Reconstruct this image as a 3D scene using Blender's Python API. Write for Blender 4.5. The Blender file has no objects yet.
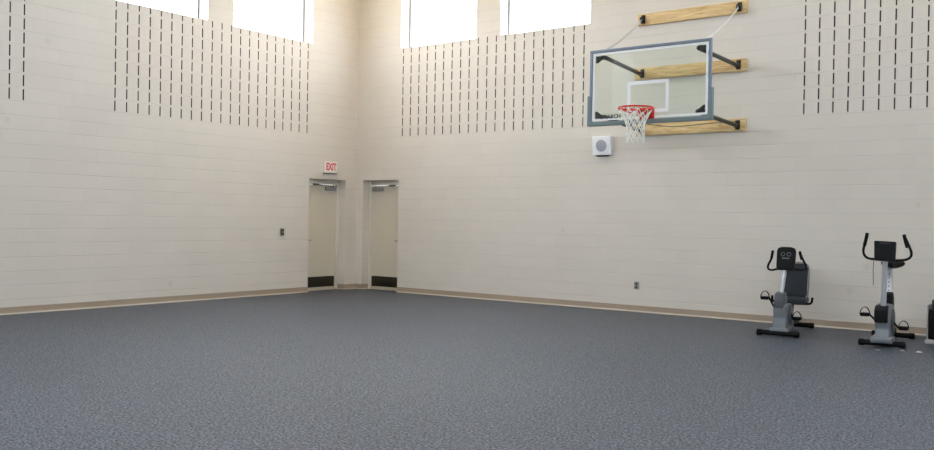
import bpy, bmesh, math, random
from mathutils import Vector, Matrix
random.seed(7)
S = bpy.context.scene
C = S.collection
PI = math.pi

# ------------------------------------------------------------ camera
cam_d = bpy.data.cameras.new('camera'); cam = bpy.data.objects.new('camera', cam_d); C.objects.link(cam)
S.camera = cam
CX, CY, CZ, YAW, PITCH, ROLL, FPX = 12.91489, -13.41209, 1.47073, -0.64423, -0.00705, 0.01632, 902.706
_F = Vector((math.sin(YAW)*math.cos(PITCH), math.cos(YAW)*math.cos(PITCH), math.sin(PITCH)))
_R = Vector((math.cos(YAW), -math.sin(YAW), 0)); _U = _R.cross(_F)
_c, _s = math.cos(ROLL), math.sin(ROLL)
R2 = _c*_R + _s*_U; U2 = -_s*_R + _c*_U
cam.matrix_world = Matrix(((R2.x, U2.x, -_F.x, CX), (R2.y, U2.y, -_F.y, CY), (R2.z, U2.z, -_F.z, CZ), (0, 0, 0, 1)))
cam_d.sensor_fit = 'HORIZONTAL'; cam_d.sensor_width = 36; cam_d.lens = FPX*36/934
cam_d.clip_end = 200

# ------------------------------------------------------------ sky and exposure
W = bpy.data.worlds.new('sky'); S.world = W; W.use_nodes = True
SKY = W.node_tree.nodes['Background']
SKY.inputs[0].default_value = (0.86, 0.93, 1.0, 1)
SKY.inputs[1].default_value = 11.0
_wt = W.node_tree; _g = _wt.nodes.new('ShaderNodeTexCoord'); _x = _wt.nodes.new('ShaderNodeSeparateXYZ')
_r = _wt.nodes.new('ShaderNodeValToRGB'); _r.color_ramp.elements[0].position = .0; _r.color_ramp.elements[0].color = (.30, .30, .28, 1)
_r.color_ramp.elements[1].position = .03; _r.color_ramp.elements[1].color = (.87, .92, 1.0, 1)      # pale ground, overcast sky
_wt.links.new(_g.outputs['Generated'], _x.inputs[0]); _wt.links.new(_x.outputs[2], _r.inputs[0]); _wt.links.new(_r.outputs[0], SKY.inputs[0])
S.view_settings.view_transform = 'Standard'; S.view_settings.look = 'None'
S.view_settings.gamma = 1; S.view_settings.use_curve_mapping = False
S.view_settings.exposure = 0.07
FILL_POWER = 13.0
FILL_COLOR = (1.0, 0.93, 0.84); COOL_COLOR = (0.80, 0.93, 1.12)  # added fixtures: white row on the right, cool row on the left
WARM_COLOR = (1.0, 0.72, 0.36); WARM_POWER = 26.0
S.cycles.max_bounces = 10; S.cycles.diffuse_bounces = 6; S.cycles.sample_clamp_indirect = 8
S.cycles.use_denoising = True

# ------------------------------------------------------------ materials
def newmat(name):
    m = bpy.data.materials.new(name); m.use_nodes = True
    return m, m.node_tree, m.node_tree.nodes['Principled BSDF']
def lin(r, g, b):
    f = lambda c: (c/255/12.92) if c/255 <= .04045 else ((c/255+.055)/1.055)**2.4
    return (f(r), f(g), f(b), 1)
def mat(name, rgb, rough=.5, metal=0, noise=0.06, scale=30, bump=0, coat=0, spec=None):
    """plain surface with a little procedural mottling"""
    m, nt, b = newmat(name)
    c = lin(*rgb)
    tc = nt.nodes.new('ShaderNodeTexCoord'); n = nt.nodes.new('ShaderNodeTexNoise')
    n.inputs['Scale'].default_value = scale; n.inputs['Detail'].default_value = 4
    nt.links.new(tc.outputs['Object'], n.inputs['Vector'])
    mx = nt.nodes.new('ShaderNodeMix'); mx.data_type = 'RGBA'
    mx.inputs[6].default_value = tuple(v*(1-noise) for v in c[:3])+(1,)
    mx.inputs[7].default_value = tuple(min(1, v*(1+noise)) for v in c[:3])+(1,)
    nt.links.new(n.outputs['Fac'], mx.inputs[0]); nt.links.new(mx.outputs[2], b.inputs['Base Color'])
    b.inputs['Roughness'].default_value = rough; b.inputs['Metallic'].default_value = metal
    if coat: b.inputs['Coat Weight'].default_value = coat
    if spec is not None: b.inputs['Specular IOR Level'].default_value = spec
    if bump:
        bp = nt.nodes.new('ShaderNodeBump'); bp.inputs['Strength'].default_value = bump; bp.inputs['Distance'].default_value = .003
        nt.links.new(n.outputs['Fac'], bp.inputs['Height']); nt.links.new(bp.outputs[0], b.inputs['Normal'])
    return m

def block_mat(name, axis, shift, rgb=(224, 216, 206), marks=()):
    """painted concrete block: 16 x 8 inch running bond, laid out in metres"""
    m, nt, b = newmat(name)
    N, L = nt.nodes.new, nt.links.new
    tc = N('ShaderNodeTexCoord'); sp = N('ShaderNodeSeparateXYZ'); cb = N('ShaderNodeCombineXYZ')
    L(tc.outputs['Object'], sp.inputs[0])
    ad = N('ShaderNodeMath'); ad.operation = 'ADD'; ad.inputs[1].default_value = shift
    L(sp.outputs[axis], ad.inputs[0]); L(ad.outputs[0], cb.inputs[0]); L(sp.outputs[2], cb.inputs[1])
    br = N('ShaderNodeTexBrick'); br.offset = .5; br.offset_frequency = 2; br.squash = 1
    br.inputs['Scale'].default_value = 1
    br.inputs['Brick Width'].default_value = .405; br.inputs['Row Height'].default_value = .2032
    br.inputs['Mortar Size'].default_value = .0035; br.inputs['Mortar Smooth'].default_value = .4
    br.inputs['Bias'].default_value = 0
    c = lin(*rgb)
    br.inputs['Color1'].default_value = c
    br.inputs['Color2'].default_value = tuple(v*.975 for v in c[:3])+(1,)
    br.inputs['Mortar'].default_value = c
    L(cb.outputs[0], br.inputs['Vector'])
    # bed joints are tooled deeper than the painted-over head joints
    def M_(op, x, y=None):
        n_ = N('ShaderNodeMath'); n_.operation = op
        for i_, w_ in enumerate((x, y)):
            if w_ is None: continue
            if isinstance(w_, (int, float)): n_.inputs[i_].default_value = w_
            else: L(w_, n_.inputs[i_])
        return n_.outputs[0]
    ph = M_('ABSOLUTE', M_('SUBTRACT', M_('FRACT', M_('ADD', M_('DIVIDE', sp.outputs[2], .2032), .5)), .5))
    hr = N('ShaderNodeMapRange'); hr.inputs[1].default_value = .012; hr.inputs[2].default_value = .03
    hr.inputs[3].default_value = 1; hr.inputs[4].default_value = 0; L(ph, hr.inputs[0])
    n3 = N('ShaderNodeTexNoise'); n3.inputs['Scale'].default_value = 1.7; n3.inputs['Detail'].default_value = 2; L(tc.outputs['Object'], n3.inputs['Vector'])
    wear = N('ShaderNodeMapRange'); wear.inputs[1].default_value = .35; wear.inputs[2].default_value = .65; wear.inputs[3].default_value = .35; wear.inputs[4].default_value = 1
    L(n3.outputs['Fac'], wear.inputs[0])
    joint = M_('MULTIPLY', M_('MAXIMUM', hr.outputs[0], M_('MULTIPLY', br.outputs['Fac'], .38)), wear.outputs[0])
    n = N('ShaderNodeTexNoise'); n.inputs['Scale'].default_value = 1.1; n.inputs['Detail'].default_value = 6
    L(tc.outputs['Object'], n.inputs['Vector'])
    mr = N('ShaderNodeMapRange'); mr.inputs[1].default_value = .3; mr.inputs[2].default_value = .7
    mr.inputs[3].default_value = .975; mr.inputs[4].default_value = 1.015
    L(n.outputs['Fac'], mr.inputs[0])
    scuff = 1.0                                  # round ball marks and scuffs, each at its own place on the wall
    for ms, mz, mr_ in marks:
        d2 = M_('ADD', M_('POWER', M_('SUBTRACT', sp.outputs[axis], ms), 2.0), M_('POWER', M_('SUBTRACT', sp.outputs[2], mz), 2.0))
        k_ = N('ShaderNodeMapRange'); k_.interpolation_type = 'SMOOTHSTEP'; k_.inputs[1].default_value = (mr_*.5)**2; k_.inputs[2].default_value = (mr_*1.1)**2
        k_.inputs[3].default_value = .93; k_.inputs[4].default_value = 1; L(d2, k_.inputs[0])
        scuff = M_('MULTIPLY', k_.outputs[0], scuff)
    tone = M_('MULTIPLY', M_('MULTIPLY', mr.outputs[0], scuff), M_('SUBTRACT', 1.0, M_('MULTIPLY', joint, .16)))
    mu = N('ShaderNodeMix'); mu.data_type = 'RGBA'; mu.blend_type = 'MULTIPLY'; mu.inputs[0].default_value = 1
    L(br.outputs['Color'], mu.inputs[6]); L(tone, mu.inputs[7]); L(mu.outputs[2], b.inputs['Base Color'])
    n2 = N('ShaderNodeTexNoise'); n2.inputs['Scale'].default_value = 90; n2.inputs['Detail'].default_value = 3
    L(tc.outputs['Object'], n2.inputs['Vector'])
    b1 = N('ShaderNodeBump'); b1.invert = True; b1.inputs['Strength'].default_value = .6; b1.inputs['Distance'].default_value = .005
    L(joint, b1.inputs['Height'])
    b2 = N('ShaderNodeBump'); b2.inputs['Strength'].default_value = .2; b2.inputs['Distance'].default_value = .002
    L(n2.outputs['Fac'], b2.inputs['Height']); L(b1.outputs[0], b2.inputs['Normal']); L(b2.outputs[0], b.inputs['Normal'])
    b.inputs['Roughness'].default_value = .55
    b.inputs['Specular IOR Level'].default_value = .35
    return m

def carpet_mat():
    m, nt, b = newmat('speckled_carpet')
    N, L = nt.nodes.new, nt.links.new
    tc = N('ShaderNodeTexCoord')
    n1 = N('ShaderNodeTexNoise'); n1.inputs['Scale'].default_value = 52; n1.inputs['Detail'].default_value = 5; n1.inputs['Roughness'].default_value = .75
    n2 = N('ShaderNodeTexNoise'); n2.inputs['Scale'].default_value = .5; n2.inputs['Detail'].default_value = 3
    v = N('ShaderNodeTexVoronoi'); v.inputs['Scale'].default_value = 58
    for t in (n1, n2, v): L(tc.outputs['Object'], t.inputs['Vector'])
    cr = N('ShaderNodeValToRGB'); e = cr.color_ramp.elements
    e[0].position = .43; e[0].color = lin(18, 20, 25); e[1].position = .57; e[1].color = lin(96, 102, 117)
    L(n1.outputs['Fac'], cr.inputs[0])
    cr2 = N('ShaderNodeValToRGB'); e = cr2.color_ramp.elements
    e[0].position = .0; e[0].color = (.25, .26, .29, 1); e[1].position = 1; e[1].color = (1.95, 1.95, 1.98, 1)
    L(v.outputs['Color'], cr2.inputs[0])
    mu = N('ShaderNodeMix'); mu.data_type = 'RGBA'; mu.blend_type = 'MULTIPLY'; mu.inputs[0].default_value = 1
    L(cr.outputs[0], mu.inputs[6]); L(cr2.outputs[0], mu.inputs[7])
    mr = N('ShaderNodeMapRange'); mr.inputs[1].default_value = .3; mr.inputs[2].default_value = .7
    mr.inputs[3].default_value = .95; mr.inputs[4].default_value = 1.05; L(n2.outputs['Fac'], mr.inputs[0])
    sp_ = N('ShaderNodeMapRange'); sp_.inputs[3].default_value = .1; sp_.inputs[4].default_value = .85   # dull and glossy fibres
    L(n1.outputs['Fac'], sp_.inputs[0]); sp_.inputs[1].default_value = .4; sp_.inputs[2].default_value = .6; L(sp_.outputs[0], b.inputs['Specular IOR Level'])
    m2 = N('ShaderNodeMix'); m2.data_type = 'RGBA'; m2.blend_type = 'MULTIPLY'; m2.inputs[0].default_value = 1
    L(mu.outputs[2], m2.inputs[6]); L(mr.outputs[0], m2.inputs[7]); L(m2.outputs[2], b.inputs['Base Color'])
    bp = N('ShaderNodeBump'); bp.inputs['Strength'].default_value = .8; bp.inputs['Distance'].default_value = .01
    L(n1.outputs['Fac'], bp.inputs['Height']); L(bp.outputs[0], b.inputs['Normal'])
    b.inputs['Roughness'].default_value = .42; b.inputs['Specular IOR Level'].default_value = .5; b.inputs['Specular Tint'].default_value = (.86, .93, 1, 1)
    b.inputs['Sheen Weight'].default_value = .0; b.inputs['Sheen Roughness'].default_value = .5
    return m

def wood_mat():
    m, nt, b = newmat('pine_lumber')
    N, L = nt.nodes.new, nt.links.new
    tc = N('ShaderNodeTexCoord'); mp = N('ShaderNodeMapping'); mp.inputs['Scale'].default_value = (1.2, 12, 12)
    L(tc.outputs['Object'], mp.inputs[0])
    n = N('ShaderNodeTexNoise'); n.inputs['Scale'].default_value = 2.2; n.inputs['Detail'].default_value = 6; n.inputs['Distortion'].default_value = 1.6
    L(mp.outputs[0], n.inputs['Vector'])
    cr = N('ShaderNodeValToRGB'); e = cr.color_ramp.elements
    e[0].position = .3; e[0].color = lin(190, 152, 98); e[1].position = .66; e[1].color = lin(234, 206, 154)
    e2 = cr.color_ramp.elements.new(.48); e2.color = lin(218, 184, 128)
    L(n.outputs['Fac'], cr.inputs[0])
    v = N('ShaderNodeTexVoronoi'); v.inputs['Scale'].default_value = 2.3
    mp2 = N('ShaderNodeMapping'); mp2.inputs['Scale'].default_value = (1, 2, 2); L(tc.outputs['Object'], mp2.inputs[0]); L(mp2.outputs[0], v.inputs['Vector'])
    mr = N('ShaderNodeMapRange'); mr.inputs[1].default_value = .02; mr.inputs[2].default_value = .09; mr.inputs[3].default_value = .55; mr.inputs[4].default_value = 1
    L(v.outputs['Distance'], mr.inputs[0])
    mu = N('ShaderNodeMix'); mu.data_type = 'RGBA'; mu.blend_type = 'MULTIPLY'; mu.inputs[0].default_value = 1
    L(cr.outputs[0], mu.inputs[6]); L(mr.outputs[0], mu.inputs[7]); L(mu.outputs[2], b.inputs['Base Color'])
    b.inputs['Roughness'].default_value = .5
    return m

def glass_mat(name, tint, refl=1.0):
    m = bpy.data.materials.new(name); m.use_nodes = True; nt = m.node_tree
    nt.nodes.remove(nt.nodes['Principled BSDF']); out = nt.nodes['Material Output']
    N, L = nt.nodes.new, nt.links.new
    t = N('ShaderNodeBsdfTransparent'); t.inputs[0].default_value = tint
    g = N('ShaderNodeBsdfGlossy'); g.inputs['Roughness'].default_value = .03
    f = N('ShaderNodeFresnel'); f.inputs[0].default_value = 1.45
    ge = N('ShaderNodeNewGeometry'); inv = N('ShaderNodeMath'); inv.operation = 'SUBTRACT'; inv.inputs[0].default_value = 1
    mul = N('ShaderNodeMath'); mul.operation = 'MULTIPLY'
    L(ge.outputs['Backfacing'], inv.inputs[1]); L(inv.outputs[0], mul.inputs[0]); L(f.outputs[0], mul.inputs[1])   # reflect on the front surface only
    x = N('ShaderNodeMixShader'); sc_ = N('ShaderNodeMath'); sc_.operation = 'MULTIPLY'; sc_.inputs[1].default_value = refl   # low-reflection glass
    L(mul.outputs[0], sc_.inputs[0]); L(sc_.outputs[0], x.inputs[0]); L(t.outputs[0], x.inputs[1]); L(g.outputs[0], x.inputs[2])
    L(x.outputs[0], out.inputs[0])
    return m
def emit_mat(name, rgb, strength):
    m, nt, b = newmat(name)
    b.inputs['Base Color'].default_value = (.8, .8, .8, 1)
    b.inputs['Emission Color'].default_value = (*rgb, 1); b.inputs['Emission Strength'].default_value = strength
    return m

M = dict(
    wall_l=block_mat('painted_block_left', 1, .405*40+1.39057-.20235/2, marks=[(-7.1, 2.77, .05), (-6.53, 3.98, .05), (-4.38, .31, .06)]),
    wall_r=block_mat('painted_block_right', 0, .405*40-1.21218+.20248/2, marks=[(9.82, .89, .055), (9.6, .54, .055), (10.46, 1.75, .04), (4.9, 1.3, .04)]),
    wall_o=block_mat('painted_block_far', 0, 0),
    slot=mat('dark_slot_filler', (66, 59, 54), .95),
    carpet=carpet_mat(),
    ceiling=mat('white_ceiling', (232, 230, 224), .8),
    base=mat('taupe_vinyl_base', (170, 152, 133), .5),
    toe=mat('pale_edge_toe_highlight', (196, 187, 170), .45),  # painted highlight on the baseboard toe; also the plain pale threshold and sweep
    door=mat('door_paint', (220, 210, 192), .4, noise=.02, scale=3),
    doorframe=mat('door_frame_paint', (224, 219, 206), .4),
    kick=mat('dark_bronze_kick_plate', (62, 57, 48), .35, metal=.6, noise=.2, scale=6),
    closer=mat('closer_metal', (150, 152, 150), .35, metal=.5),
    armm=mat('closer_arm_metal', (105, 108, 106), .35, metal=.6),
    alu=mat('window_aluminium', (150, 155, 155), .4, metal=.6),
    pane=glass_mat('window_glass', (.95, .97, .97, 1)),
    board=glass_mat('backboard_glass', (.93, .965, .945, 1), .3),
    frame=mat('grey_blue_frame', (116, 129, 146), .4),
    pad=mat('grey_green_padding', (116, 133, 136), .6),
    white=mat('white_paint', (238, 240, 242), .5),
    black=mat('black_steel', (38, 40, 40), .4, metal=.3),
    arm=mat('dark_grey_steel', (66, 64, 58), .45, metal=.4),
    wood=wood_mat(),
    rim=mat('red_orange_rim', (226, 50, 28), .35),
    net=mat('white_net_cord', (245, 244, 238), .8),
    chain=mat('galvanised_chain', (225, 222, 218), .4, metal=.2),
    ink=mat('black_ink', (35, 40, 42), .5),
    spk=mat('white_speaker_shell', (246, 248, 252), .5),
    grille=mat('lavender_grey_grille', (172, 172, 184), .6),
    signw=mat('white_sign_face', (244, 234, 226), .5),
    signr=mat('red_sign_letter', (212, 62, 84), .5),
    plate=mat('grey_cover_plate', (150, 148, 140), .4),
    socket=mat('dark_socket', (62, 58, 54), .5),
    rubber=mat('black_rubber', (14, 14, 15), .7, spec=.2),
    plastic=mat('black_plastic', (13, 14, 15), .55, spec=.2),
    screen=mat('dark_console_panel', (20, 22, 26), .3),
    silver=mat('silver_shroud', (126, 131, 138), .4, metal=.3),
    silver2=mat('dark_grey_shroud', (84, 88, 94), .45, metal=.2),  # darker grey of the neck cover and side discs
    post=mat('pale_silver_post', (196, 199, 205), .3, metal=.5),
    vinyl=mat('dark_grey_vinyl', (42, 48, 55), .6, spec=.3, bump=.2, scale=60),
    yellow=mat('yellow_label', (205, 195, 60), .5),
    olive=mat('dark_olive_plastic', (66, 62, 36), .5),
    paleb=mat('pale_grey_base', (190, 190, 190), .5),
    mark=mat('pale_grey_mark', (118, 122, 128), .5),
    paper=mat('white_paper', (232, 232, 228), .8),
    housing=mat('fixture_housing', (190, 190, 188), .5),
    fill=emit_mat('fill_diffuser', FILL_COLOR, FILL_POWER),
    cool=emit_mat('cool_fill_diffuser', COOL_COLOR, FILL_POWER*.95),
    warm=emit_mat('warm_lamp_diffuser', WARM_COLOR, WARM_POWER),
)

# ------------------------------------------------------------ mesh helpers
class MB:
    def __init__(s): s.v, s.f, s.mi = [], [], []
    def add(s, vs, fs, mi=0):
        o = len(s.v); s.v += [tuple(v) for v in vs]
        s.f += [tuple(i+o for i in f) for f in fs]; s.mi += [mi]*len(fs)
        return s
    def box(s, x0, x1, y0, y1, z0, z1, bev=0, mi=0, mx=None, seg=2):
        bm = bmesh.new(); bmesh.ops.create_cube(bm, size=1)
        for v in bm.verts: v.co = Vector(((x0+x1)/2+v.co.x*(x1-x0), (y0+y1)/2+v.co.y*(y1-y0), (z0+z1)/2+v.co.z*(z1-z0)))
        if bev: bmesh.ops.bevel(bm, geom=list(bm.edges), offset=bev, segments=seg, profile=.6, affect='EDGES')
        return s.bm(bm, mi, mx)
    def bm(s, bm, mi=0, mx=None):
        bm.verts.index_update()
        vs = [(mx @ v.co) if mx else v.co.copy() for v in bm.verts]
        fs = [[v.index for v in f.verts] for f in bm.faces]; bm.free()
        return s.add(vs, fs, mi)
    def tube(s, pts, r, n=10, mi=0, closed=False, smooth=0):
        pts = [Vector(p) for p in pts]
        for _ in range(smooth):
            q = [pts[0]] if not closed else []
            rng = range(len(pts)-1) if not closed else range(len(pts))
            for i in rng:
                a, b = pts[i], pts[(i+1) % len(pts)]
                q += [a*.75+b*.25, a*.25+b*.75]
            if not closed: q.append(pts[-1])
            pts = q
        k = len(pts); rs = r if isinstance(r, (list, tuple)) else [r]*k
        if len(rs) != k: rs = [rs[0]+(rs[-1]-rs[0])*i/(k-1) for i in range(k)]
        vs, fs = [], []; up = None
        for i, p in enumerate(pts):
            if closed: t = (pts[(i+1) % k]-pts[i-1]).normalized()
            else: t = (pts[min(i+1, k-1)]-pts[max(i-1, 0)]).normalized()
            if up is None: up = Vector((0, 0, 1)) if abs(t.z) < .9 else Vector((1, 0, 0))
            a = up-t*up.dot(t)
            if a.length < 1e-4: a = Vector((0, 1, 0))-t*t.y
            a.normalize(); up = a; b = t.cross(a)
            for j in range(n):
                an = 2*PI*j/n; vs.append(p+(a*math.cos(an)+b*math.sin(an))*rs[i])
        for i in range(k if closed else k-1):
            for j in range(n):
                a0, a1 = i*n+j, i*n+(j+1) % n; i2 = (i+1) % k
                fs.append((a0, a1, i2*n+(j+1) % n, i2*n+j))
        if not closed: fs += [tuple(range(n))[::-1], tuple(range((k-1)*n, k*n))]
        return s.add(vs, fs, mi)
    def prism(s, prof, axis, a, b, bev=0, mi=0):
        """prof: 2-D outline in the other two axes (in xyz order), pushed from a to b along axis"""
        bm = bmesh.new()
        def P(u, v, w): return {'x': (w, u, v), 'y': (u, w, v), 'z': (u, v, w)}[axis]
        vs = [bm.verts.new(P(u, v, a)) for u, v in prof]; f = bm.faces.new(vs)
        r = bmesh.ops.extrude_face_region(bm, geom=[f])
        d = Vector(P(0, 0, b))-Vector(P(0, 0, a))
        for e in r['geom']:
            if isinstance(e, bmesh.types.BMVert): e.co += d
        bmesh.ops.recalc_face_normals(bm, faces=bm.faces)
        if bev: bmesh.ops.bevel(bm, geom=list(bm.edges), offset=bev, segments=2, profile=.6, affect='EDGES')
        return s.bm(bm, mi)
    def lathe(s, c, prof, axis='z', n=24, mi=0):
        c = Vector(c); vs, fs = [], []
        ax = {'x': (Vector((0, 1, 0)), Vector((0, 0, 1)), Vector((1, 0, 0))), 'y': (Vector((0, 0, 1)), Vector((1, 0, 0)), Vector((0, 1, 0))),
              'z': (Vector((1, 0, 0)), Vector((0, 1, 0)), Vector((0, 0, 1)))}[axis]
        for r, h in prof:
            for j in range(n):
                an = 2*PI*j/n; vs.append(c+ax[0]*r*math.cos(an)+ax[1]*r*math.sin(an)+ax[2]*h)
        k = len(prof)
        for i in range(k-1):
            for j in range(n): fs.append((i*n+j, i*n+(j+1) % n, (i+1)*n+(j+1) % n, (i+1)*n+j))
        fs += [tuple(range(n))[::-1], tuple(range((k-1)*n, k*n))]
        return s.add(vs, fs, mi)
    def build(s, name, mats, parent=None, smooth=True):
        if not isinstance(mats, (list, tuple)): mats = [mats]
        me = bpy.data.meshes.new(name); me.from_pydata(s.v, [], s.f)
        for m in mats: me.materials.append(M[m])
        me.polygons.foreach_set('material_index', s.mi); me.update()
        bm = bmesh.new(); bm.from_mesh(me); bmesh.ops.recalc_face_normals(bm, faces=bm.faces)
        if smooth:
            for f in bm.faces: f.smooth = True
            for e in bm.edges:
                if len(e.link_faces) == 2 and e.calc_face_angle(0) > .6: e.smooth = False
        bm.to_mesh(me); bm.free()
        o = bpy.data.objects.new(name, me); C.objects.link(o)
        if parent: o.parent = parent
        return o

def tag(o, label=None, cat=None, group=None, kind=None):
    if label: o['label'] = label
    if cat: o['category'] = cat
    if group: o['group'] = group
    if kind: o['kind'] = kind
    return o
def thing(name, loc, rz=0, **k):
    o = bpy.data.objects.new(name, None); C.objects.link(o); o.location = loc; o.rotation_euler = (0, 0, rz)
    o.empty_display_size = .1
    return tag(o, **k)
def text_mesh(name, body, size, mx, m, parent, thick=.002, bold=0.0):
    cu = bpy.data.curves.new(name, 'FONT'); cu.body = body; cu.size = size; cu.extrude = thick; cu.offset = bold
    cu.align_x = 'CENTER'; cu.align_y = 'CENTER'; cu.resolution_u = 3
    t = bpy.data.objects.new(name, cu); C.objects.link(t); bpy.context.view_layer.update()
    me = bpy.data.meshes.new_from_object(t.evaluated_get(bpy.context.evaluated_depsgraph_get()))
    bpy.data.objects.remove(t); bpy.data.curves.remove(cu); me.name = name
    me.transform(mx); me.materials.clear(); me.materials.append(M[m])
    o = bpy.data.objects.new(name, me); C.objects.link(o); o.parent = parent
    return o

# ------------------------------------------------------------ room shell
X1, Y1, H = 19.0, -18.5, 7.4        # the room reaches x 0..X1, y Y1..0
T = .30                              # wall thickness / recess depth
SILL, HEAD = 4.80, 6.75
CP = .2024
def slot_group(a):                   # 21 columns by nine courses of acoustic slots
    out = []
    for i in range(21):
        for j in range(9):
            z = 3.048+.2032*j+.02
            out.append((a+i*CP-.0095, a+i*CP+.0095, z, z+(.158 if j < 8 else .112)))
    return out
def wall(name, m, length, holes, slots, P):
    """P(s, depth, z) -> world; s runs along the wall from the corner, depth goes outward"""
    ss = sorted({0, round(length, 4)} | {round(v, 4) for h in holes+slots for v in h[:2]} )
    zs = sorted({0, H} | {round(v, 4) for h in holes+slots for v in h[2:4]})
    ss = [s for s in ss if 0 <= s <= length]
    nS, nZ = len(ss)-1, len(zs)-1
    D = [[0]*nZ for _ in range(nS)]
    for lst, val in ((slots, .05), (holes, T)):
        for h in lst:
            for i in range(nS):
                if h[0]-1e-3 < ss[i] and ss[i+1] < h[1]+1e-3:
                    for j in range(nZ):
                        if h[2]-1e-3 < zs[j] and zs[j+1] < h[3]+1e-3: D[i][j] = val
    mb = MB()
    def q(a, b, c, d, mi=0): mb.add([P(*a), P(*b), P(*c), P(*d)], [(0, 1, 2, 3)], mi)
    for i in range(nS):
        for j in range(nZ):
            s0, s1, z0, z1, d = ss[i], ss[i+1], zs[j], zs[j+1], D[i][j]
            if d < T:
                q((s0, d, z0), (s1, d, z0), (s1, d, z1), (s0, d, z1), 1 if d else 0)
                q((s0, T, z0), (s1, T, z0), (s1, T, z1), (s0, T, z1))
            if i+1 < nS and D[i+1][j] != d:
                e = D[i+1][j]; q((s1, d, z0), (s1, e, z0), (s1, e, z1), (s1, d, z1), 1 if .05 in (d, e) else 0)
            if j+1 < nZ and D[i][j+1] != d:
                e = D[i][j+1]; q((s0, d, z1), (s1, d, z1), (s1, e, z1), (s0, e, z1), 1 if .05 in (d, e) else 0)
    o = mb.build(name, [m, 'slot'], smooth=False)
    return tag(o, kind='structure')
DL = (.319, 1.314, 0, 2.205)         # left-wall door opening (distance from the corner)
DR = (.178, 1.140, 0, 2.215)
WL = [(1.27, 3.17), (3.71, 5.43), (6.78, 8.68), (9.22, 11.1), (14.2, 16.1)]
WR = [(1.14, 2.98), (3.52, 5.37), (8.86, 10.70), (11.24, 13.09), (16.4, 18.2)]
wl = wall('wall_left', 'wall_l', -Y1, [DL]+[(a, b, SILL, HEAD) for a, b in WL], slot_group(1.39057)+slot_group(1.39057+(20+7.12)*CP), lambda s, d, z: (-d, -s, z))
wr = wall('wall_right', 'wall_r', X1, [DR]+[(a, b, SILL, HEAD) for a, b in WR], slot_group(1.21218)+slot_group(1.21218+(20+18.05)*CP+.01), lambda s, d, z: (s, d, z))
WB = [(1.0, 4.6), (5.0, 8.6), (9.0, 12.6), (13.0, 16.6)]  # unseen far windows, added and sized to light the facing walls
wall('wall_back', 'wall_o', X1, [(a, b, 5.0, 6.5) for a, b in WB], [], lambda s, d, z: (s, Y1-d, z))
wall('wall_side', 'wall_l', -Y1, [(a, b, 5.0, 6.5) for a, b in WB], [], lambda s, d, z: (X1+d, -s, z))
tag(MB().box(-T, X1+T, Y1-T, T, -.2, 0).build('floor', 'carpet', smooth=False), kind='structure')
tag(MB().box(-T, X1+T, Y1-T, T, H, H+.2).build('ceiling', 'ceiling', smooth=False), kind='structure')
tag(MB().box(-T, 0, 0, T, 0, H).build('trim_1', 'wall_l', smooth=False), kind='structure')   # the solid corner behind both walls

def base_piece(mb, P, a, b):
    """cove base: upright strip, curved toe; P(s, out, z)"""
    prof = [(0, .104), (.006, .104), (.008, .022), (.010, .014), (.016, .005), (.02, 0), (0, 0)]
    n = len(prof)
    vs = [P(a, o, z) for o, z in prof]+[P(b, o, z) for o, z in prof]
    for i in range(n):
        j = (i+1) % n
        mb.add([vs[i], vs[j], vs[n+j], vs[n+i]], [(0, 1, 2, 3)], 1 if 2 <= i <= 4 else 0)  # toe faces get the paler highlight colour
    mb.add(vs[:n], [tuple(range(n))]); mb.add(vs[n:], [tuple(range(n))])
mb = MB(); PL = lambda s, o, z: (o, -s, z)
base_piece(mb, PL, .0, DL[0]); base_piece(mb, PL, DL[1], -Y1)
base_piece(mb, lambda s, o, z: (-s, -DL[0]-o, z), 0, .18); base_piece(mb, lambda s, o, z: (-s, -DL[1]+o, z), 0, .18)
tag(mb.build('baseboard_left', ['base', 'toe']), kind='structure')
mb = MB(); PR = lambda s, o, z: (s, -o, z)
base_piece(mb, PR, .0, DR[0]); base_piece(mb, PR, DR[1], X1)
base_piece(mb, lambda s, o, z: (DR[0]+o, s, z), 0, .18); base_piece(mb, lambda s, o, z: (DR[1]-o, s, z), 0, .18)
tag(mb.build('baseboard_right', ['base', 'toe']), kind='structure')

# windows: slim aluminium frame around one pane, set at the back of the reveal
k = 0
for lst, P, SILL, HEAD in ((WL, lambda s, d, z: (-d, -s, z), SILL, HEAD), (WR, lambda s, d, z: (s, d, z), SILL, HEAD),
                            (WB, lambda s, d, z: (s, Y1-d, z), 5.0, 6.5), (WB, lambda s, d, z: (X1+d, -s, z), 5.0, 6.5)):  # both far-wall sets are unseen additions for light
    for a, b in lst:
        k += 1
        def bx(mb, s0, s1, d0, d1, z0, z1):
            p, q = P(s0, d0, z0), P(s1, d1, z1)
            mb.box(min(p[0], q[0]), max(p[0], q[0]), min(p[1], q[1]), max(p[1], q[1]), z0, z1)
        f = MB(); w = .035
        bx(f, a, a+w, .25, .30, SILL, HEAD); bx(f, b-w, b, .25, .30, SILL, HEAD)
        bx(f, a+w, b-w, .25, .30, SILL, SILL+w); bx(f, a+w, b-w, .25, .30, HEAD-w, HEAD)
        fo = tag(f.build('window_%d' % k, 'alu', smooth=False), kind='structure')
        g = MB(); bx(g, a+w, b-w, .272, .278, SILL+w, HEAD-w); g.build('window_pane', 'pane', fo, smooth=False)

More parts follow.
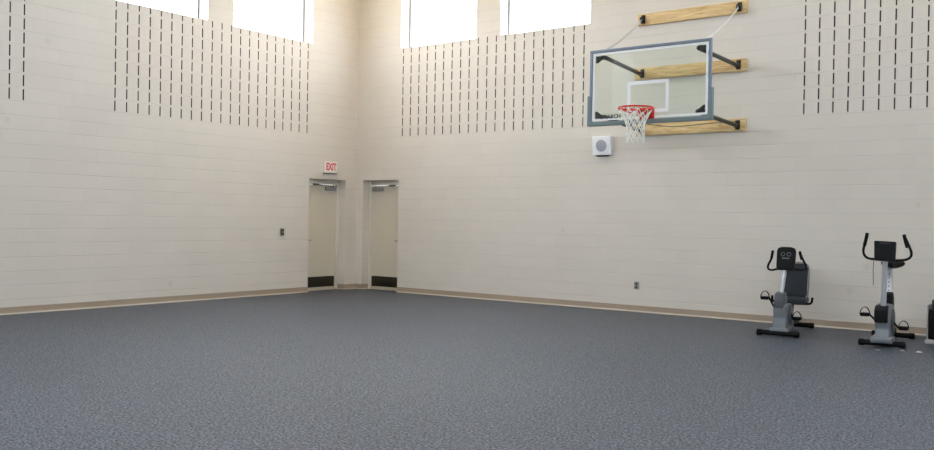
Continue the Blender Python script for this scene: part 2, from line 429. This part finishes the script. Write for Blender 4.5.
# doors
def door(n, op, P, sgn, hinge_near_corner=True):
    """P(s, d, z): s from the corner, d outward"""
    a, b, _, top = op
    def bx(mb, s0, s1, d0, d1, z0, z1, bev=0):
        p, q = P(s0, d0, z0), P(s1, d1, z1)
        mb.box(min(p[0], q[0]), max(p[0], q[0]), min(p[1], q[1]), max(p[1], q[1]), z0, z1, bev)
    f = MB(); fw = .05
    for s0, s1 in ((a, a+fw), (b-fw, b)): bx(f, s0, s1, .19, .30, 0, top, .003)
    bx(f, a+fw, b-fw, .19, .30, top-.10, top, .003)
    stop = .016
    bx(f, a+fw, a+fw+stop, .275, .30, 0, top-.10); bx(f, b-fw-stop, b-fw, .275, .30, 0, top-.10); 
    D = tag(f.build('door_%d' % n, 'doorframe'), kind='structure')
    l = MB(); bx(l, a+fw+.003, b-fw-.003, .225, .27, .0155, top-.104, .002); leaf = l.build('door_leaf', 'door', D)
    t = MB(); bx(t, a+fw, b-fw, .19, .29, 0, .015, .003); t.build('threshold', 'toe', D)
    kp = MB(); bx(kp, a+fw+.02, b-fw-.02, .221, .2249, .06, .27, .001); kp.build('kick_plate', 'kick', leaf)
    sw = MB(); bx(sw, a+fw+.004, b-fw-.004, .215, .2249, .017, .055, .002); sw.build('door_sweep', 'toe', leaf)
    cl = MB(); s0 = a+fw+.045
    bx(cl, s0, s0+.27, .165, .2245, top-.215, top-.145, .008); c = cl.build('door_closer', 'closer', leaf)
    ar = MB(); pz = top-.128
    ar.tube([P(s0+.06, .19, pz-.02), P(s0+.06, .19, pz)], .012, 8)
    ar.tube([P(s0+.06, .19, pz), P(s0+.33, .10, pz)], .009, 6)
    ar.tube([P(s0+.33, .10, pz), P(s0+.52, .185, pz+.02)], .009, 6)
    bx(ar, s0+.46, s0+.62, .178, .1899, pz+.005, pz+.04, .003)
    ar.build('closer_arm', 'armm', c)
    h = MB(); hz = 1.0; hs = b-fw-.07
    bx(h, hs-.03, hs+.03, .215, .2249, hz-.1, hz+.1, .002)
    h.tube([P(hs, .22, hz), P(hs, .17, hz), P(hs-.11, .17, hz)], .009, 8)
    h.build('door_handle', 'closer', leaf)
door(1, DL, lambda s, d, z: (-d, -s, z), 1)
door(2, DR, lambda s, d, z: (s, d, z), 1)

# unseen ceiling fixtures, wall rows added to brighten the upper walls
def fixture(name, lampmat, label, group):
    t = thing(name, (0, 0, H), label=label, cat='light', group=group)
    hs = MB(); hs.box(-.36, .36, -.36, .36, -.10, -.001, .01); ho = hs.build('housing', 'housing', t)
    df = MB(); df.box(-.33, .33, -.33, .33, -.112, -.1005); do = df.build('diffuser', lampmat, t, smooth=False)
    return t, ho, do
def spread(first, spots, labels):
    for i, (x, y) in enumerate(spots):
        t = first[0]
        if i:
            t = first[0].copy(); C.objects.link(t)
            for c in first[1:]:
                d = c.copy(); C.objects.link(d); d.parent = t
        t.location = (x, y, H); t['label'] = labels[i]
ORD = ['nearest the door corner', 'second from the door corner', 'third from the door corner', 'farthest from the door corner']
spread(fixture('unseen_ceiling_light', 'cool', '', 'added ceiling lights along the left wall'), [(2.0, -5.6-3.4*i) for i in range(4)], ['added cool white ceiling light along the left wall, '+o for o in ORD])
spread(fixture('unseen_ceiling_light', 'fill', '', 'added ceiling lights along the right wall'), [(5.6+3.4*i, -2.0) for i in range(4)], ['added white ceiling light along the basketball wall, '+o for o in ORD])
spread(fixture('unseen_ceiling_light', 'warm', '', 'unseen warm ceiling lights by the doors'), [(1.7, -1.7), (3.4, -3.4)],  # unseen pair that warms the door corner
       ['unseen warm ceiling light in the corner above the two doors', 'unseen warm ceiling light one step out from the door corner'])

# ------------------------------------------------------------ basketball hoop, one assembly bolted to the wall
BX0, BX1, BZ0, BZ1, BY = 6.29, 8.16, 2.895, 3.985, -1.60
hoop = thing('basketball_hoop', (7.225, 0, 2.86), label='wall-mounted glass basketball hoop on three pine planks, red rim and white net', cat='basketball hoop')
OFF = Vector((7.225, 0, 2.86))
def hb(mb, name, m, parent, smooth=True):
    mb.v = [tuple(Vector(v)-OFF) for v in mb.v]
    return mb.build(name, m, parent, smooth)
g = MB(); g.box(BX0+.03, BX1-.03, BY-.006, BY+.006, BZ0+.03, BZ1-.03)
board = hb(g, 'backboard', 'board', hoop, False); board['label'] = 'clear glass backboard'
f = MB(); w = .036
f.box(BX0, BX0+w, BY-.02, BY+.03, BZ0, BZ1, .004); f.box(BX1-w, BX1, BY-.02, BY+.03, BZ0, BZ1, .004)
f.box(BX0+w, BX1-w, BY-.02, BY+.03, BZ1-w, BZ1, .004); f.box(BX0+w, BX1-w, BY-.02, BY+.03, BZ0, BZ0+w, .004)
hb(f, 'frame', 'frame', board)
f = MB()   # U-shaped edge padding: bottom and 0.38 m up each side
prof = [(BX0-.028, BZ0-.028), (BX1+.028, BZ0-.028), (BX1+.028, BZ0+.42), (BX1-.012, BZ0+.42), (BX1-.018, BZ0+.035), (BX0+.018, BZ0+.035), (BX0+.012, BZ0+.42), (BX0-.028, BZ0+.42)]
f.prism(prof, 'y', BY-.035, BY+.045, .012)
hb(f, 'edge_padding', 'pad', board)
f = MB(); i0, bw = .045, .03
x0, x1, z0, z1 = BX0+i0, BX1-i0, BZ0+i0+.005, BZ1-i0
for a in ((x0, x1, z0, z0+bw), (x0, x1, z1-bw, z1), (x0, x0+bw, z0+bw, z1-bw), (x1-bw, x1, z0+bw, z1-bw)):
    f.box(a[0], a[1], BY-.0085, BY-.0065, a[2], a[3])
hb(f, 'border_line', 'white', board, False)
f = MB(); cx = (BX0+BX1)/2; x0, x1, z0, z1, bw = cx-.32, cx+.32, 3.02, 3.48, .048
for a in ((x0, x1, z0, z0+bw), (x0, x1, z1-bw, z1), (x0, x0+bw, z0+bw, z1-bw), (x1-bw, x1, z0+bw, z1-bw)):
    f.box(a[0], a[1], BY-.0085, BY-.0065, a[2], a[3])
hb(f, 'target_square', 'white', board, False)
for sx in (0, 1):
    for sz in (0, 1):
        f = MB(); X = BX1-.08 if sx else BX0+.085; Z = BZ1-.085 if sz else BZ0+.09
        dx = -1 if sx else 1; dz = -1 if sz else 1
        f.prism([(X, Z), (X+dx*.125, Z), (X+dx*.125, Z+dz*.03), (X+dx*.03, Z+dz*.10), (X, Z+dz*.10)], 'y', BY+.008, BY+.03, .003)
        f.box(X+dx*.10-.025, X+dx*.10+.025, BY+.03, BY+.07, Z+dz*.02-.03, Z+dz*.02+.03, .005)
        hb(f, 'corner_bracket', 'black', board)
mx = Matrix.Translation(Vector((6.60, BY-.0085, BZ0+.098))-OFF) @ Matrix.Rotation(PI/2, 4, 'X') @ Matrix.Scale(1.0, 4)
text_mesh('brand_lettering', 'MONARCH', .080, mx, 'ink', board, .0008, .003)

# rim, braces and net
RX, RY, RZ, RR = cx, BY-.15-.2286, 3.05, .236
f = MB(); f.tube([(RX+RR*math.cos(a), RY+RR*math.sin(a), RZ) for a in [2*PI*i/48 for i in range(48)]], .0115, 8, closed=True)
rim = hb(f, 'rim', 'rim', hoop)
f = MB(); f.box(RX-.11, RX+.11, BY-.028, BY-.0068, RZ-.16, RZ+.04, .006)
f.prism([(BY-.02, RZ+.012), (BY-.155, RZ+.012), (BY-.165, RZ-.01), (BY-.155, RZ-.03), (BY-.05, RZ-.12), (BY-.02, RZ-.12)], 'x', RX-.07, RX-.058)
f.prism([(BY-.02, RZ+.012), (BY-.155, RZ+.012), (BY-.165, RZ-.01), (BY-.155, RZ-.03), (BY-.05, RZ-.12), (BY-.02, RZ-.12)], 'x', RX+.058, RX+.07)
f.box(RX-.075, RX+.075, BY-.16, BY-.02, RZ-.004, RZ+.012, .003)
hb(f, 'rim_bracket', 'rim', rim)
f = MB()
for sx in (-1, 1): f.tube([(RX+sx*.07, BY-.02, RZ-.10), (RX+sx*.17, RY+.10, RZ-.035), (RX+sx*.215, RY, RZ-.012)], .008, 8, smooth=2)
hb(f, 'rim_brace', 'rim', rim)
f = MB()
for i in range(12):
    a = 2*PI*(i+.5)/12; c, s = math.cos(a), math.sin(a); r = RR
    t = Vector((-s, c, 0)); o = Vector((RX+r*c, RY+r*s, RZ-.008))
    f.tube([o-t*.04, o-t*.025+Vector((0, 0, -.028)), o+t*.025+Vector((0, 0, -.028)), o+t*.04], .0055, 6, smooth=1)
hb(f, 'net_hook', 'rim', rim)
f = MB()
def nr(t): return .225*(1-t)+.095*t - .035*math.sin(PI*min(1, t*1.25)) + (.02*max(0, t-.72)/.28)
ns, rows = 10, 5
for i in range(ns):
    for sgn in (-1, 1):
        pts = []
        for j in range(rows*3+1):
            t = j/(rows*3); a = 2*PI*(i+.5)/ns+sgn*t*rows/2*2*PI/ns
            a += 0
            r = nr(t)+.006*sgn*math.cos(PI*j/3)
            pts.append((RX+r*math.cos(a), RY+r*math.sin(a), RZ-.035-.40*t))
        f.tube(pts, .0060, 5)
    a = 2*PI*(i+.5)/ns
    r = nr(1); f.tube([(RX+r*math.cos(a), RY+r*math.sin(a), RZ-.43), (RX+(r+.012)*math.cos(a+.1), RY+(r+.012)*math.sin(a+.1), RZ-.485)], [.0085, .005], 6)
net = hb(f, 'net', 'net', hoop)

# three planks with wall brackets
AX = (6.37, 7.96)
for k, (zc, xa, xb) in enumerate(((4.735, 6.27, 8.075), (3.862, 6.24, 8.08), (2.955, 6.28, 8.085))):
    f = MB(); f.box(xa, xb, -.042, -.001, zc-.094, zc+.094, .005)
    pl = hb(f, 'mounting_plank', 'wood', hoop)
    pl['label'] = ('top', 'middle', 'bottom')[k]+' knotty pine mounting plank'
    for x in AX:
        b = MB(); b.box(x-.035, x+.035, -.052, -.0425, zc-.07, zc+.07, .003)
        for sx in (-1, 1): b.box(x+sx*.024-.005, x+sx*.024+.005, -.12, -.05, zc-.05, zc+.03, .003)
        b.tube([(x-.036, -.095, zc-.015), (x+.036, -.095, zc-.015)], .011, 8)
        for dz in (-.055, .055): b.lathe((x, -.052, zc+dz), [(.011, 0), (.011, -.008), (.006, -.012)], 'y', 6)
        hb(b, 'wall_bracket', 'black', pl)
ends = {}
for sx, x in enumerate(AX):
    bx_ = BX1-.085-.13 if sx else BX0+.085+.13
    for sz, zc in ((1, 3.862), (0, 2.955)):
        z = (BZ1-.105) if sz else (BZ0+.11)
        a = MB(); a.tube([(x, -.095, zc-.015), (bx_, BY+.06, z)], .032, 12)
        hb(a, 'support_arm', 'arm', hoop)
    # chain from the top plank to the board's upper corner
    a, b = Vector((x, -.10, 4.72)), Vector((bx_+(.10 if sx else -.02), BY+.035, BZ1-.01))
    n = int((b-a).length/.034); c = MB(); d = (b-a).normalized()
    u = d.cross(Vector((0, 0, 1))).normalized(); v = d.cross(u)
    for i in range(n):
        t = (i+.5)/n; p = a.lerp(b, t)+Vector((0, 0, -.05*4*t*(1-t))); q = u if i % 2 else v
        L, Wd = .024, .012
        ring = [p+d*L*math.cos(an)+q*Wd*math.sin(an) for an in [2*PI*j/10 for j in range(10)]]
        c.tube(ring, .006, 5, closed=True)
    hb(c, 'chain', 'chain', hoop)
# slack cable that drops from the board's lower edge to the bottom plank
c = MB(); c.tube([(7.0, BY+.05, BZ0+.01), (7.3, -1.0, 2.86), (7.7, -.5, 2.95), (AX[1], -.11, 3.0)], .006, 6, smooth=3)
hb(c, 'tie_cable', 'arm', hoop)

# ------------------------------------------------------------ wall speaker, sign, plates
t = thing('wall_speaker', (5.665, 0, 2.565), label='white square wall speaker with round grille below the backboard', cat='speaker')
f = MB(); f.prism([(-.001, 0), (-.001, .31), (-.10, .31), (-.07, 0)], 'x', -.17, .17, .008); f.build('cabinet', 'spk', t)
rot = Matrix.Translation((0, -.086, .155)) @ Matrix.Rotation(math.atan2(.03, .31), 4, 'X')
f = MB(); f.lathe((0, 0, 0), [(.098, .002), (.098, -.004), (.09, -.008), (.03, -.011), (.001, -.012)], 'y', 32)
f.v = [tuple(rot @ Vector(v)) for v in f.v]; f.build('grille', 'grille', t)
f = MB(); f.box(-.11, .11, -.03, -.001, -.02, .0, .003); f.build('lower_strip', 'socket', t)  # dark strip below the cabinet

t = thing('exit_sign', (0, -.782, 2.325), label='white exit sign with red letters above the left door', cat='sign')
f = MB(); f.box(.001, .055, -.175, .175, 0, .225, .008); f.build('sign_body', 'signw', t)
mx = Matrix.Translation((.0555, 0, .118)) @ Matrix.Rotation(PI/2, 4, 'Z') @ Matrix.Rotation(PI/2, 4, 'X') @ Matrix.Diagonal((.78, 1.12, 1, 1))
text_mesh('exit_lettering', 'EXIT', .172, mx, 'signr', t, .0015, .006)
f = MB(); f.box(.001, .05, -.178, .178, -.012, -.0005, .003); f.build('shadow_strip', 'socket', t)  # dark strip stands in for the shade under the sign

t = thing('card_reader', (0, -1.985, 1.10), label='small dark card reader on the left wall, left of the door', cat='card reader')
f = MB(); f.box(.001, .006, -.05, .05, -.005, .135, .002); f.build('backplate', 'plate', t)
f = MB(); f.box(.0065, .03, -.033, .033, .005, .12, .006); f.build('reader', 'socket', t)
f = MB(); f.box(.0305, .034, -.018, .018, .055, .075, .001); f.build('reader_stripe', 'plate', t)

t = thing('wall_outlet', (6.315, 0, .365), label='grey double power outlet low on the long right wall', cat='outlet')
f = MB(); f.box(-.045, .045, -.008, -.001, 0, .125, .003); f.build('cover_plate', 'plate', t)
for z in (.036, .09):
    f = MB(); f.lathe((0, -.0085, z), [(.02, 0), (.02, -.004), (.017, -.006)], 'y', 16); f.build('socket', 'socket', t)


# ------------------------------------------------------------ exercise bikes (local: -y faces the camera, rider looks that way)
def bike_base(t, y0, y1, w0, w1):
    for nm, y, w in (('front_foot', y0, w0), ('rear_foot', y1, w1)):
        f = MB(); f.tube([(-w/2, y, .05), (w/2, y, .05)], .034, 12)
        o = f.build(nm, 'plastic', t)
        for s in (-1, 1):
            c = MB(); c.lathe((s*w/2-(.045 if s > 0 else .03), y, .048), [(.03, 0), (.040, .004), (.040, .06), (.032, .065)], 'x', 14)
            c.build('end_cap', 'rubber', o)
def crank(t, c, ang, reach=.17, half=.13):
    """two cranks with pedals; ang is the angle of the left (-x) one from straight down, swung forward"""
    for s, a in ((-1, ang), (1, ang+PI)):
        d = Vector((0, -math.sin(a), -math.cos(a)))
        p0 = Vector((s*half*.55, c[1], c[2])); p1 = Vector((s*half, c[1], c[2]))+d*reach
        f = MB(); f.tube([p0, p0+d*.02+Vector((s*.02, 0, 0)), p1], .013, 8)
        cr = f.build('crank', 'plastic', t)
        f = MB(); q = p1+Vector((s*.055, 0, 0))
        f.box(q.x-.05, q.x+.05, q.y-.055, q.y+.055, q.z-.02, q.z+.02, .008)
        f.tube([p1, q], .009, 8)
        pd = f.build('pedal', 'rubber', cr)
        f = MB()
        arc = [q+Vector((math.cos(b)*.052, -.01, math.sin(b)*.088)) for b in [PI*i/12 for i in range(13)]]
        for i in range(12):
            a0, a1 = arc[i], arc[i+1]; h = Vector((0, .02, 0)); r = (a0-q).normalized()*.008
            f.add([a0-h, a0+h, a1+h, a1-h, a0-h+r, a0+h+r, a1+h+r, a1-h+r], [(0, 1, 2, 3), (7, 6, 5, 4), (0, 4, 5, 1), (3, 2, 6, 7), (0, 3, 7, 4), (1, 5, 6, 2)])
        f.build('toe_strap', 'rubber', pd)

# recumbent bike with a backrest
t = thing('recumbent_exercise_bike', (9.125, -1.60, 0), math.radians(6.5), label='silver and black recumbent exercise bike with dark grey padded backrest', cat='exercise bike')
bike_base(t, 0, 1.22, .48, .44)
f = MB()
f.prism([(-.05, .08), (.50, .08), (.50, .20), (.36, .38), (.30, .42), (.06, .42), (-.04, .385), (-.02, .24)], 'x', -.085, .085, .022)
f.box(-.12, .12, -.07, .2, .055, .12, .02)
sh = f.build('shroud', 'silver', t); sh.location = (.01, .05, 0)
f = MB(); f.prism([(.0, .37), (.30, .37), (.27, .50), (.20, .575), (.05, .56), (.0, .47)], 'x', -.065, .06, .02); f.build('neck_cover', 'silver2', t)['label'] = 'dark grey neck cover'
for s in (-1, 1):
    f = MB(); f.lathe((s*.087, .22, .28), [(.135, 0), (.135, s*.012), (.11, s*.018), (.02, s*.022)], 'x', 28); f.build('side_disc', 'silver2', sh)
f = MB(); f.tube([(-.01, .16, .48), (.035, .22, .93)], .031, 14); f.build('console_post', 'post', t)
HB = (.045, .25, -.02)
f = MB()
f.prism([(-.10, -.15), (.10, -.15), (.115, -.12), (.118, .10), (.105, .14), (.06, .155), (-.06, .155), (-.105, .14), (-.118, .10), (-.115, -.12)], 'y', -.035, .035, .012)
mxc = Matrix.Translation((0, -.045, 1.03)) @ Matrix.Rotation(-.22, 4, 'X')
f.v = [tuple(mxc @ Vector(v)) for v in f.v]
con = f.build('console', 'plastic', t); con.location = HB
mx0 = Matrix.Translation((0, -.045, 1.03)) @ Matrix.Rotation(-.22, 4, 'X')
f = MB()
for sx in (-.038, .038):
    ring = [mx0 @ Vector((sx+.024*math.cos(a), -.037, .055+.024*math.sin(a))) for a in [2*PI*i/14 for i in range(14)]]
    f.tube(ring, .0035, 5, closed=True)
f.box(-.045, .045, -.039, -.034, -.005, .008, .001, mx=mx0)
f.build('console_marking', 'mark', con)
f = MB(); f.box(-.08, .08, .0355, .039, -.06, .11, .002, mx=mx0); f.build('display', 'screen', con)
f = MB()
f.tube([(-.155, -.12, 1.12), (-.175, -.09, 1.03), (-.245, -.04, .91), (-.205, .0, .865), (-.11, .0, .895), (0, -.01, .915), (.12, .0, .895), (.215, 0, .885), (.265, -.04, .925), (.215, -.09, 1.03), (.18, -.12, 1.135)], .0145, 10, smooth=2)
hbar = f.build('handlebar', 'plastic', t); hbar.location = HB
for s in (-1, 1):
    f = MB(); x = .157 if s < 0 else .182
    f.tube([(s*x, -.12, 1.135), (s*(x+.008), -.11, 1.09), (s*(x+.022), -.09, 1.03)], .018, 10); f.build('grip', 'rubber', hbar)
f = MB(); f.box(-.05, .05, .45, 1.19, .085, .15, .012); f.build('frame_rail', 'plastic', t)
f = MB(); f.tube([(0, .78, .14), (0, .86, .37)], .035, 12); f.build('seat_post', 'plastic', t)
f = MB(); f.box(-.20, .20, .68, 1.06, .38, .46, .03, seg=3); st = f.build('seat', 'vinyl', t)
f = MB(); f.prism([(0, 0), (.30, 0), (.315, .04), (.315, .44), (.27, .50), (.03, .50), (-.015, .44), (-.015, .04)], 'y', -.035, .035, .025)
mxb = Matrix.Translation((-.15, 1.10, .45)) @ Matrix.Diagonal((.98, 1, .94, 1)) @ Matrix.Rotation(-.14, 4, 'X')
f.v = [tuple(mxb @ Vector(v)) for v in f.v]; bk = f.build('backrest', 'vinyl', t)
f = MB(); f.tube([(.165, 1.10, .40), (.172, 1.13, .55), (.175, 1.17, .82), (.14, 1.20, .93), (-.14, 1.20, .93), (-.165, 1.17, .82), (-.165, 1.13, .55), (-.155, 1.10, .40)], .009, 8, smooth=2)
f.build('backrest_tube', 'silver', bk)
f = MB(); f.tube([(-.24, .78, .47), (-.25, .82, .40), (-.20, .86, .375), (.20, .86, .375), (.27, .82, .39), (.285, .78, .47)], .016, 10, smooth=1)
f.build('seat_handle', 'rubber', t)
crank(t, (0, .17, .36), 2.5, .165, .13)

# upright bike
t = thing('upright_exercise_bike', (10.405, -1.70, 0), math.radians(5), label='tall upright exercise bike with a black saddle and hanging sensor cord', cat='exercise bike')
bike_base(t, 0, 1.05, .47, .46)
f = MB()
f.prism([(-.05, .08), (.46, .08), (.52, .22), (.47, .40), (.36, .50), (.14, .52), (.02, .46), (-.03, .33), (-.01, .22)], 'x', -.08, .08, .022)
f.box(-.13, .12, -.07, .22, .055, .13, .025)
sh = f.build('shroud', 'silver', t)
f = MB(); f.prism([(-.055, .30), (.13, .31), (.16, .505), (.03, .50), (-.055, .45)], 'x', -.092, .06, .02); f.build('front_cover', 'plastic', t)
f = MB(); f.prism([(.18, .45), (.45, .44), (.43, .58), (.35, .655), (.24, .62)], 'x', -.055, .075, .022); f.build('seat_tube_cover', 'plastic', t)
for s in (-1, 1):
    f = MB(); f.lathe((s*.082, .22, .31), [(.145, 0), (.145, s*.012), (.12, s*.02), (.02, s*.024)], 'x', 28); f.build('side_disc', 'silver2', sh)
f = MB(); f.tube([(.0, .06, .47), (.01, .02, 1.07)], .03, 14); f.build('console_post', 'post', t)
HB = (-.002, .03, -.085)
mx0 = Matrix.Translation((.01, -.03, 1.245)) @ Matrix.Rotation(-.18, 4, 'X') @ Matrix.Rotation(math.radians(2), 4, 'Y')
f = MB(); f.prism([(-.125, .12), (-.105, -.12), (.125, -.12), (.12, .12)], 'y', -.035, .035, .016)
f.v = [tuple(mx0 @ Vector(v)) for v in f.v]; con = f.build('console', 'plastic', t); con.location = HB
f = MB(); f.box(-.06, .06, -.038, -.034, .085, .1, .001, mx=mx0); f.build('console_marking', 'vinyl', con)
f = MB(); f.box(-.09, .09, .0355, .039, -.06, .09, .002, mx=mx0); f.build('display', 'screen', con)
f = MB()
f.tube([(-.195, -.13, 1.44), (-.215, -.11, 1.35), (-.255, -.06, 1.21), (-.21, -.02, 1.135), (-.11, 0, 1.13), (0, 0, 1.13), (.12, 0, 1.12), (.24, -.02, 1.135), (.295, -.06, 1.20), (.245, -.11, 1.34), (.205, -.13, 1.43)], .015, 10, smooth=2)
hbar = f.build('handlebar', 'plastic', t); hbar.location = (.02, .03, -.07)
for s, x, z in ((-1, .195, 1.445), (1, .205, 1.435)):
    f = MB(); f.tube([(s*x, -.13, z), (s*(x+.018), -.112, z-.085), (s*(x+.035), -.09, z-.15)], .02, 10); f.build('grip', 'rubber', hbar)
f = MB(); f.tube([(-.115, .03, 1.055), (-.12, .03, .93), (-.115, .03, .74)], .0035, 5); f.build('sensor_cord', 'rubber', t)
f = MB(); f.prism([(.33, .50), (.41, .50), (.50, .95), (.43, .95)], 'x', -.02, .05, .008); sp = f.build('seat_post', 'post', t)
for i in range(6):
    f = MB(); f.lathe((.015, .35+.0105*i+.0025*i, .62+.05*i), [(.008, -.012), (.008, .004)], 'y', 8)
    f.build('adjustment_hole', 'black', sp)
f = MB(); f.lathe((-.03, .39, .90), [(.012, -.03), (.022, -.028), (.03, 0), (.012, .02)], 'x', 10); f.lathe((-.03, .385, .86), [(.01, -.02), (.018, 0), (.01, .02)], 'x', 10); f.tube([(-.03, .40, .93), (-.03, .40, .84)], .012, 8); f.build('seat_clamp', 'black', sp).location = (0, .02, -.05)
# saddle: wide at the rear, narrow nose towards the handlebar
bm = bmesh.new(); secs = [(.33, .03, .028), (.38, .045, .035), (.45, .075, .042), (.52, .12, .05), (.58, .14, .055), (.63, .12, .05), (.66, .06, .03)]
rings = []
for y, hw, hh in secs:
    rings.append([bm.verts.new((hw*math.cos(a), y, 1.055+hh*math.sin(a)+.015*abs(math.cos(a))*(y > .5))) for a in [2*PI*i/16 for i in range(16)]])
for a, b in zip(rings, rings[1:]):
    for i in range(16): bm.faces.new((a[i], a[(i+1) % 16], b[(i+1) % 16], b[i]))
bm.faces.new(rings[0][::-1]); bm.faces.new(rings[-1])
f = MB(); f.bm(bm); sd = f.build('saddle', 'rubber', t); sd.location = (.04, -.05, -.07)
f = MB(); f.box(-.04, .04, .38, 1.03, .085, .15, .012); f.build('frame_rail', 'plastic', t)
crank(t, (.02, .16, .30), 2.1, .165, .145)

# machine cut by the right edge of the picture
t = thing('fitness_machine', (10.99, -.72, 0), 0, label='black machine with yellow label cut off by the right picture edge', cat='machine')
f = MB(); f.box(-.26, .40, -.2, .3, 0, .05, .012); f.build('base', 'paleb', t)
f = MB(); f.box(-.23, .38, -.17, .27, .051, .43, .02); f.build('housing', 'plastic', t)
f = MB(); f.box(-.2, .34, -.13, .22, .431, .55, .015); to = f.build('top_cover', 'olive', t)
f = MB(); f.box(-.165, -.06, -.136, -.1305, .445, .505, .001); f.build('warning_label', 'yellow', to)
f = MB(); f.box(-.252, -.236, -.14, .2, .055, .48, .003); f.build('side_trim', 'paleb', t)

# paper scraps on the carpet
for k, (x, y, lab) in enumerate(((10.42, -1.99, 'white scrap on the carpet in front of the upright bike, left one'), (10.66, -1.84, 'white scrap on the carpet at the right foot of the upright bike'), (10.83, -1.84, 'white scrap on the carpet farthest right, beyond the upright bike'))):
    f = MB(); r = .022
    pts = [(r*math.cos(a)*random.uniform(.7, 1.3)*1.4, r*math.sin(a)*random.uniform(.6, 1.2), .003+random.uniform(0, .006)) for a in [2*PI*i/7 for i in range(7)]]
    lo = [(x_, y_, 0.001) for x_, y_, _ in pts]
    n = 7; f.add(pts+lo, [tuple(range(7)), tuple(range(7, 14))[::-1]]+[(i, (i+1) % 7, 7+(i+1) % 7, 7+i) for i in range(7)])
    o = f.build('paper_scrap', 'paper'); o.location = (x, y, 0); tag(o, lab, 'paper', 'paper scraps by the upright bike')
